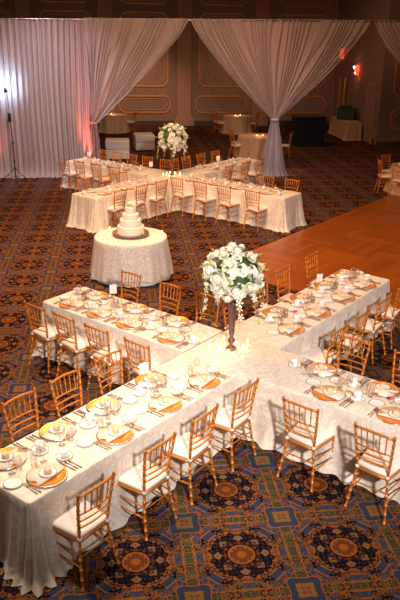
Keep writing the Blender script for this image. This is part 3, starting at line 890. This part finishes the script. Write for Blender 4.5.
arrangement(FA, 'large dome of white roses in a tall brown vase on the front cross', 3)
arrangement(FB, 'dome of white roses with trailing orchids on the rear table cross', 8, R=.40, hv=.62)
for o in roses + [orch]: bpy.data.objects.remove(o)

# votive candles
def votive():
    e = empty('votive_candle')
    bm = bmesh.new(); lathe(bm, [(.020, 0), (.024, .004), (.028, .050), (.026, .050), (.021, .008)], 12, cap1=False); link('glass_holder', bm, M['glass'], e)
    bm = bmesh.new(); lathe(bm, [(.018, .003), (.020, .028), (.012, .030)], 10); link('wax', bm, M['wax'], e)
    bm = bmesh.new(); lathe(bm, [(.001, .030), (.005, .034), (.004, .042), (.0005, .050)], 8); link('flame', bm, M['flame'], e)
    return e
P_vot = votive(); vf = [True]
def vput(loc, label, group):
    o = P_vot if vf[0] else dup(P_vot); vf[0] = False
    o.location = loc; tag(o, label, 'candle', group)
rv = random.Random(5)
for i in range(17):
    a = i * 2 * PI / 17; r = (.13, .20, .26)[i % 3] + rv.uniform(-.01, .02)
    vput(FA + Vector((math.cos(a) * r, math.sin(a) * r, .001)), 'lit votive candle ringed around the foot of the front flower vase', 'votives round the front vase')
for i in range(10):
    a = i * 2 * PI / 10; r = .19 + .05 * (i % 2)
    vput(FB + Vector((math.cos(a) * r, math.sin(a) * r, .001)), 'lit votive candle ringed around the foot of the rear flower vase', 'votives round the rear vase')

# ------------------------------------------------------------------ cake table
CK = Vector((-1.28, 12.12, 0)); CR = .655
t = empty('cake_table', CK)
bm = bmesh.new(); lathe(bm, [(CR - .02, .72), (CR - .01, .735), (CR - .02, .75)], 40); link('tabletop', bm, M['wood'], t)
for i in range(4):
    a = i * PI / 2 + .4; bm = bmesh.new(); tube(bm, [(.42 * math.cos(a), .42 * math.sin(a), 0), (.42 * math.cos(a), .42 * math.sin(a), .72)], .016); link('leg', bm, M['black'], t)
tag(t, 'round table under the cream cloth that carries the cake', 'table')
def round_cloth(R, flare, z0, z1, seed, nf, amp, fn=None):
    n = 180; rows = []
    prof = [(0.02, z0, 0), (R * .5, z0, 0), (R - .02, z0, 0), (R - .004, z0 - .003, 0), (R + .003, z0 - .014, 0)]
    for i in range(1, 13): f = i / 12; prof.append((R + .003 + flare * f, z0 - .014 + (z1 - z0 + .014) * f, f))
    for r, z, f in prof:
        row = []
        for i in range(n + 1):
            a = 2 * PI * i / n
            w = amp * f * (math.sin(nf * a + 1.5 * mnoise.noise(Vector((math.cos(a) * 1.5, math.sin(a) * 1.5, seed)))) + .4 * math.sin(nf * 2.3 * a + seed))
            zz = z + (fn(a) if fn else 0) * f
            row.append(((r + w) * math.cos(a), (r + w) * math.sin(a), zz))
        rows.append(row)
    bm = grid_mesh(rows); bmesh.ops.remove_doubles(bm, verts=bm.verts[:], dist=.0004); bmesh.ops.recalc_face_normals(bm, faces=bm.faces[:]); return bm
o = link('underskirt', round_cloth(CR - .03, .055, .752, .012, 3, 12, .012), M['under_cloth'], loc=CK)
tag(o, 'pale underskirt showing below the cream cloth of the cake table', 'tablecloth')
o = link('tablecloth', round_cloth(CR, .10, .765, .035, 5, 11, .020, lambda a: .10 * max(0, -math.sin(a)) ** 3), M['cake_cloth'], loc=CK)
tag(o, 'round cream patterned cloth draped over the cake table', 'tablecloth')
KC = CK + Vector((.0, .04, .766))
bm = bmesh.new(); lathe(bm, [(.24, 0), (.30, .008), (.325, .03), (.338, .045), (.338, .052), (.325, .050), (.31, .036), (.1, .034)], 40)
o = link('cake_tray', bm, M['tray'], loc=KC); tag(o, 'round antique brown metal tray under the wedding cake', 'tray')
ck = empty('wedding_cake', KC + Vector((0, 0, .037)))
zc = 0
for r, h in ((.245, .15), (.195, .125), (.150, .10), (.100, .12)):
    bm = bmesh.new()
    lathe(bm, [(r - .004, zc), (r + .004, zc + .006), (r, zc + .014), (r, zc + h - .018), (r - .006, zc + h - .005), (r - .02, zc + h)], 36)
    for i in range(int(r * 150)):
        a = 2 * PI * i / int(r * 150); bmesh.ops.create_icosphere(bm, subdivisions=1, radius=.009, matrix=Matrix.Translation((r * math.cos(a), r * math.sin(a), zc + .008)))
    link('tier', bm, M['cake'], ck); zc += h
bm = bmesh.new(); rnd = random.Random(2)
for i in range(26):
    a = rnd.uniform(0, 6.28); rr = rnd.uniform(0, .075); bmesh.ops.create_icosphere(bm, subdivisions=1, radius=rnd.uniform(.013, .024), matrix=Matrix.Translation((rr * math.cos(a), rr * math.sin(a), zc + .015 + (.075 - rr) * .9)))
link('flower_topper', bm, M['petal2'], ck)
bm = bmesh.new()
for i in range(30):
    a = rnd.uniform(0, 6.28); rr = rnd.uniform(.03, .085); bmesh.ops.create_icosphere(bm, subdivisions=1, radius=.010, matrix=Matrix.Translation((rr * math.cos(a), rr * math.sin(a), zc + .012 + (.08 - rr) * .9)))
for i in range(5): bmesh.ops.create_icosphere(bm, subdivisions=1, radius=.014, matrix=Matrix.Translation((.20 + .012 * i, -.16 + .01 * (i % 2), .012 + .01 * (i % 3))))
link('green_garnish', bm, M['bud'], ck)
tag(ck, 'four tiered cream wedding cake with a small flower topper', 'cake')
for i, a in enumerate((-2.75, -2.35, -1.95, -1.5, -1.1, -.7, -.2, .35, 2.9, 2.4)):
    r = .56 + .03 * (i % 2)
    vput(CK + Vector((r * math.cos(a), r * math.sin(a), .766)), 'lit votive candle near the edge of the cake table', 'votives on the cake table')

# ------------------------------------------------------------------ background tables and furniture
def round_table(u, v, R, lab, seed, candles=2, mat='dark_cloth', zt=.76):
    c = UV(u, v)
    t = empty('round_table', c)
    bm = bmesh.new(); lathe(bm, [(R - .02, zt - .04), (R - .012, zt - .02), (R - .02, zt - .012)], 32); link('tabletop', bm, M['wood'], t)
    bm = bmesh.new(); tube(bm, [(0, 0, 0), (0, 0, zt - .04)], .04); link('pedestal', bm, M['black'], t)
    tag(t, 'round table under the cloth ' + lab, 'table', 'round tables by the walls')
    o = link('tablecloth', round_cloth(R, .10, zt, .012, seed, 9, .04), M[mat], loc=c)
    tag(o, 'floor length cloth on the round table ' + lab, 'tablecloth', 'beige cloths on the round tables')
    for i in range(candles):
        vput(c + Vector((-.10 + .22 * i, .05 * i, zt + .001)), 'lit votive candle on the round table ' + lab, 'votives on round tables')
    return c
def bgchair(c, ang, dist, label, jit=0):
    p = c + Vector((math.cos(ang) * dist, math.sin(ang) * dist, 0))
    place_chair(p, ang + PI / 2, label, 'gold chairs at the round tables', chair_simple)
c1 = round_table(-.2, 32.0, .62, 'beside the tied swag', 11, 1)
bgchair(c1, -.15, 1.02, 'gold chair right of the candlelit round table behind the tied swag')
bgchair(c1, -2.75, 1.0, 'gold chair half hidden by the tied swag at the far round table')
c2 = round_table(5.35, 31.6, .66, 'by the wall between the swags', 12, 2)
bgchair(c2, -2.75, 1.0, 'gold chair on the left of the far round table between the swags')
bgchair(c2, 2.9, 1.1, 'gold chair against the wall behind the far round table between swags')
bgchair(c2, -.35, .95, 'gold chair on the right of the far round table between the swags')
c3 = round_table(5.1, 25.1, .78, 'behind the middle swag drape', 13, 2)
bgchair(c3, -2.75, 1.12, 'gold chair on the left of the round table behind the middle swag')
bgchair(c3, -.25, 1.15, 'gold chair on the right of the round table behind the middle swag')
bgchair(c3, 2.75, 1.1, 'gold chair beyond the round table behind the middle swag')
c4 = round_table(8.45, 18.9, .72, 'at the far right edge past the dance floor', 14, 0)
bgchair(c4, -2.35, 1.08, 'gold chair with its back to the dance floor at the right edge table')
bgchair(c4, 3.1, 1.08, 'gold chair seen side on at the right edge table')
bgchair(c4, 2.2, 1.15, 'gold chair on the far side of the right edge table')
rg = random.Random(9)
for i in range(4):
    a = 2.4 + i * .75; p = c4 + Vector((math.cos(a) * .48, math.sin(a) * .48, .764)); r = a + PI / 2
    put(P_ch, p, r, 'charger plate on the round table at the far right edge', 'plate', 'chargers on the right edge round table')
    put(P_nap, p, r, 'folded napkin on the round table at the far right edge', 'napkin', 'napkins on the right edge round table')

def ottoman(u, v, w, d, h, rz, label):
    e = empty('ottoman', UV(u, v), PHI + rz)
    bm = bmesh.new(); box(bm, -w / 2, w / 2, -d / 2, d / 2, .05, h * .55, bev=.02); link('base', bm, M['cushion'], e)
    bm = bmesh.new(); box(bm, -w / 2 - .01, w / 2 + .01, -d / 2 - .01, d / 2 + .01, h * .55, h, bev=.04); link('seat', bm, M['cushion'], e)
    for sx in (-1, 1):
        for sy in (-1, 1):
            bm = bmesh.new(); lathe(bm, [(.02, 0), (.03, .05)], 8, (sx * (w / 2 - .06), sy * (d / 2 - .06), 0)); link('leg', bm, M['black'], e)
    tag(e, label, 'ottoman', 'white upholstered blocks behind the swag')
ottoman(-.05, 24.9, .82, .75, .68, 0, 'tall white upholstered block seat beside the tied swag')
ottoman(.95, 26.9, .72, .9, .60, .1, 'low white upholstered ottoman near the panelled wall')

# bar draped in black
e = empty('bar_counter', UV(7.65, 27.9), PHI)
bm = bmesh.new(); box(bm, -.6, .6, -.42, .42, 0, 1.16, bev=.02); link('bar_body', bm, M['blackcloth'], e, False)
bm = bmesh.new(); box(bm, -.64, .64, -.46, .46, 1.16, 1.20, bev=.01); link('bar_top', bm, M['base'], e, False)
tag(e, 'black draped bar counter standing against the back of the hall', 'bar')
# skirted table in the niche with green chest
NT = UV(9.98, 30.2)
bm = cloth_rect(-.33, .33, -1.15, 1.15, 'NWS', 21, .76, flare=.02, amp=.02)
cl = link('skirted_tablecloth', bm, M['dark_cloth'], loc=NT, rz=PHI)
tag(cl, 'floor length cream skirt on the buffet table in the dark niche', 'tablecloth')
e = empty('buffet_table', NT, PHI)
bm = bmesh.new(); box(bm, -.31, .31, -1.12, 1.12, .71, .748); link('tabletop', bm, M['wood'], e, False)
for sx in (-1, 1):
    for sy in (-1, 1):
        bm = bmesh.new(); tube(bm, [(sx * .26, sy * 1.02, 0), (sx * .26, sy * 1.02, .71)], .016); link('leg', bm, M['black'], e)
tag(e, 'buffet table hidden under the cream skirt in the niche', 'table')
e = empty('storage_chest', UV(9.95, 30.15, .762), PHI - .5)
bm = bmesh.new(); box(bm, -.38, .38, -.2, .2, 0, .40, bev=.03); link('chest_body', bm, M['green_box'], e)
bm = bmesh.new(); box(bm, -.40, .40, -.22, .22, .40, .50, bev=.03); box(bm, -.27, .2, -.15, .12, .50, .60, bev=.03); link('lid', bm, M['green_box'], e)
tag(e, 'dark green chest standing on the skirted buffet table', 'chest')
bm = bmesh.new(); box(bm, -.03, .03, -.06, .06, 0.0, 2.41, bev=.01)  # gold-coloured box in place of the narrow lit gap at a door edge
o = link('lit_gap_strip', bm, plain('lit_gap_gold', (.85, .5, .12), .35, .4, var=.1), loc=UV(10.36, 32.0), rz=PHI); tag(o, 'slim tall gold strip standing for a lit door gap behind the green chest', 'light gap')
# sconce with red and white bulbs, red exit lamp
e = empty('wall_sconce', UV(10.42, 30.67, 2.86), PHI)
bm = bmesh.new(); lathe(bm, [(.05, -.10), (.07, 0), (.05, .10)], 12, (.08, 0, 0)); tube(bm, [(.08, -.16, 0), (-.06, -.16, -.03), (-.06, .16, -.03), (.08, .16, 0)], .012); link('bracket', bm, M['gilt'], e)
for i, (y, z, mm) in enumerate(((.17, .05, 'lens_white'), (0.02, .0, 'amber_light'), (-.04, -.17, 'amber_light'))):
    bm = bmesh.new(); bmesh.ops.create_icosphere(bm, subdivisions=2, radius=.045, matrix=Matrix.Translation((-.08, y, z))); link('bulb', bm, M[mm], e)
bm = bmesh.new(); lathe(bm, [(.07, -.26), (.10, -.1), (.10, .06), (.06, .14)], 14, (-.02, -.03, 0), False, False); link('lamp_shade', bm, M['red_light'], e)
tag(e, 'red glowing wall sconce with small bright bulbs in the niche', 'wall lamp')
e = empty('exit_lamp', UV(10.42, 33.0, 3.42), PHI)
bm = bmesh.new(); box(bm, -.10, .10, -.04, .04, -.22, .22, bev=.02); link('lamp_body', bm, M['red_light'], e)
bm = bmesh.new(); tube(bm, [(0, 0, 0), (.08, 0, 0)], .03); link('wall_mount', bm, M['black'], e)
tag(e, 'small red lamp on the niche wall beside the middle swag edge', 'lamp')

# light stand in front of the left drape
LS = UV(-3.08, 20.95)
e = empty('light_stand', LS, PHI)
bm = bmesh.new(); tube(bm, [(0, 0, .12), (0, 0, 1.15)], .018); tube(bm, [(0, 0, 1.15), (-.03, 0, 1.95)], .014); tube(bm, [(-.03, 0, 1.95), (-.05, 0, 2.58)], .009); link('pole', bm, M['black'], e)
for a in (-.25, PI + .1, PI / 2 + .2 - PI):
    bm = bmesh.new(); tube(bm, [(0, 0, .42), (.42 * math.cos(a), .42 * math.sin(a), .012)], .011); tube(bm, [(0, 0, .16), (.22 * math.cos(a), .22 * math.sin(a), .20)], .008); link('leg', bm, M['black'], e)
for z in (.42, .62, 1.15):
    bm = bmesh.new(); lathe(bm, [(.02, -.03), (.03, -.02), (.03, .02), (.02, .03)], 10, (-.00, 0, z)); link('collar', bm, M['black'], e)
bm = bmesh.new(); lathe(bm, [(.03, -.13), (.045, -.11), (.045, .09), (.03, .12)], 12, (-.035, 0, 1.88)); link('clamp', bm, M['black'], e)
bm = bmesh.new(); box(bm, -.13, -.03, -.05, .05, 2.56, 2.65, bev=.02); lathe(bm, [(.025, 0), (.04, .04)], 12, (-.10, 0, 2.64)); link('lamp_head', bm, M['black'], e)
tag(e, 'black tripod light stand in front of the straight white drape', 'light stand')
# floor uplight
def uplight(loc, label, on=True):
    e = empty('floor_uplight', loc, PHI)
    bm = bmesh.new(); lathe(bm, [(.09, .0), (.11, .02), (.11, .15), (.095, .16), (.09, .12), (.02, .11)], 18); link('can', bm, M['black'], e)
    bm = bmesh.new(); lathe(bm, [(.085, .125), (.085, .130), (.0, .134)], 16); link('lens', bm, M['lens_white'], e)
    tag(e, label, 'uplight', 'black floor uplights at the drapes')
uplight(UV(-3.72, 21.1), 'round black floor uplight beside the tripod light stand')
uplight(UV(-.98, 21.2), 'floor uplight glowing red where the straight drape meets the swag')

# ------------------------------------------------------------------ lights
def spot(loc, target, power, col, size_deg, blend=.6, rad=.15):
    l = bpy.data.lights.new('spot', 'SPOT'); l.energy = power; l.color = col; l.spot_size = math.radians(size_deg); l.spot_blend = blend; l.shadow_soft_size = rad
    o = bpy.data.objects.new('lamp_or_fill_spot', l); COL.objects.link(o); o.location = loc
    o.rotation_euler = (Vector(target) - Vector(loc)).to_track_quat('-Z', 'Y').to_euler(); return o
def area(loc, target, power, col, sx, sy):
    l = bpy.data.lights.new('area', 'AREA'); l.energy = power; l.color = col; l.shape = 'RECTANGLE'; l.size = sx; l.size_y = sy
    o = bpy.data.objects.new('ceiling_light', l); COL.objects.link(o); o.location = loc
    o.rotation_euler = (Vector(target) - Vector(loc)).to_track_quat('-Z', 'Y').to_euler(); return o
def point(loc, power, col, rad=.05):
    l = bpy.data.lights.new('glow', 'POINT'); l.energy = power; l.color = col; l.shadow_soft_size = rad
    o = bpy.data.objects.new('candle_glow', l); COL.objects.link(o); o.location = loc
spot((1.8, -1.8, 5.9), (.6, 9.5, .6), 4900, (1, .92, .89), 47, 1.0, .22)
spot((-1.9, 5.6, 7.2), (-1.5, 5.9, .7), 1750, (1, .80, .64), 50, 1.0, .4)
area((-2.2, 12, 7.3), (-2.2, 12, 0), 800, (1, .56, .31), 3, 4)
area((-.5, 16.5, 7.3), (-.5, 16.5, 0), 200, (1, .58, .32), 3, 3)
spot((1.5, 5.0, 7.2), (-.6, 16.0, .3), 430, (1, .70, .46), 32, 1.0, .3)
for uu, pw in ((1.2, 900), (4.9, 260), (8.8, 40)):
    spot(UV(uu, 30.6, 6.6), UV(uu, 34.0, .8), pw, (1, .46, .24), 50, 1.0, .3)  # added wall-wash spots lighting the lower back wall, no fitting behind them
area(UV(3.0, 26.0, 7.3), UV(3.5, 24.0, 0), 240, (1, .50, .26), 6, 2)
area((4.5, 12.5, 7.3), (4.5, 13.5, 0), 150, (1, .46, .18), 3, 3)
spot(UV(-2.6, 18.0, 6.6), UV(-1.8, 21.6, 1.6), 1050, (1, .78, .88), 64, 1.0, .3)
spot(UV(3.5, 18.0, 6.6), UV(4.5, 21.6, 1.5), 260, (1, .42, .32), 66, 1.0, .3)
spot(UV(3.6, 16.5, 6.6), UV(4.85, 21.5, .75), 1900, (1, .86, .86), 15, 1.0, .2)  # extra spot added to brighten the gathered column of the middle swag
# photographer's cool lamp on the stand, thrown on the drape
spot(UV(-3.18, 21.04, 2.66), UV(-3.30, 21.6, 2.74), 80, (.50, .78, 1.0), 150, 1.0, .04)
spot(UV(-3.72, 21.1, .2), UV(-3.75, 21.6, 1.8), 60, (1, .12, .10), 75, .9, .04)
spot(UV(-.98, 21.2, .2), UV(-.85, 21.6, 2.0), 600, (1, .16, .10), 42, .9, .04)
point(FA + Vector((0, 0, .12)), 3.5, (1, .6, .25)); point(FB + Vector((0, 0, .12)), 4, (1, .6, .25))
for c in (c1, c2, c3): point(c + Vector((0, 0, .92)), 2.5, (1, .55, .22))
point(UV(10.15, 30.6, 2.8), 1, (1, .25, .10), .1)
w = bpy.data.worlds.new('world'); sc.world = w; w.use_nodes = True
w.node_tree.nodes['Background'].inputs[0].default_value = (1, .75, .55, 1); w.node_tree.nodes['Background'].inputs[1].default_value = .012

# ------------------------------------------------------------------ camera
cam = bpy.data.cameras.new('camera'); co = bpy.data.objects.new('camera', cam); COL.objects.link(co); sc.camera = co
cam.sensor_fit = 'VERTICAL'; cam.sensor_height = 36; cam.lens = 688.8 / 600 * 36; cam.clip_end = 200
co.location = (0, 0, 4.229)
co.rotation_euler = (Matrix.Rotation(PI / 2 - .3701, 4, 'X') @ Matrix.Rotation(.0145, 4, 'Z')).to_euler()
sc.view_settings.view_transform = 'Standard'; sc.view_settings.look = 'None'; sc.view_settings.exposure = .12; sc.view_settings.gamma = 1
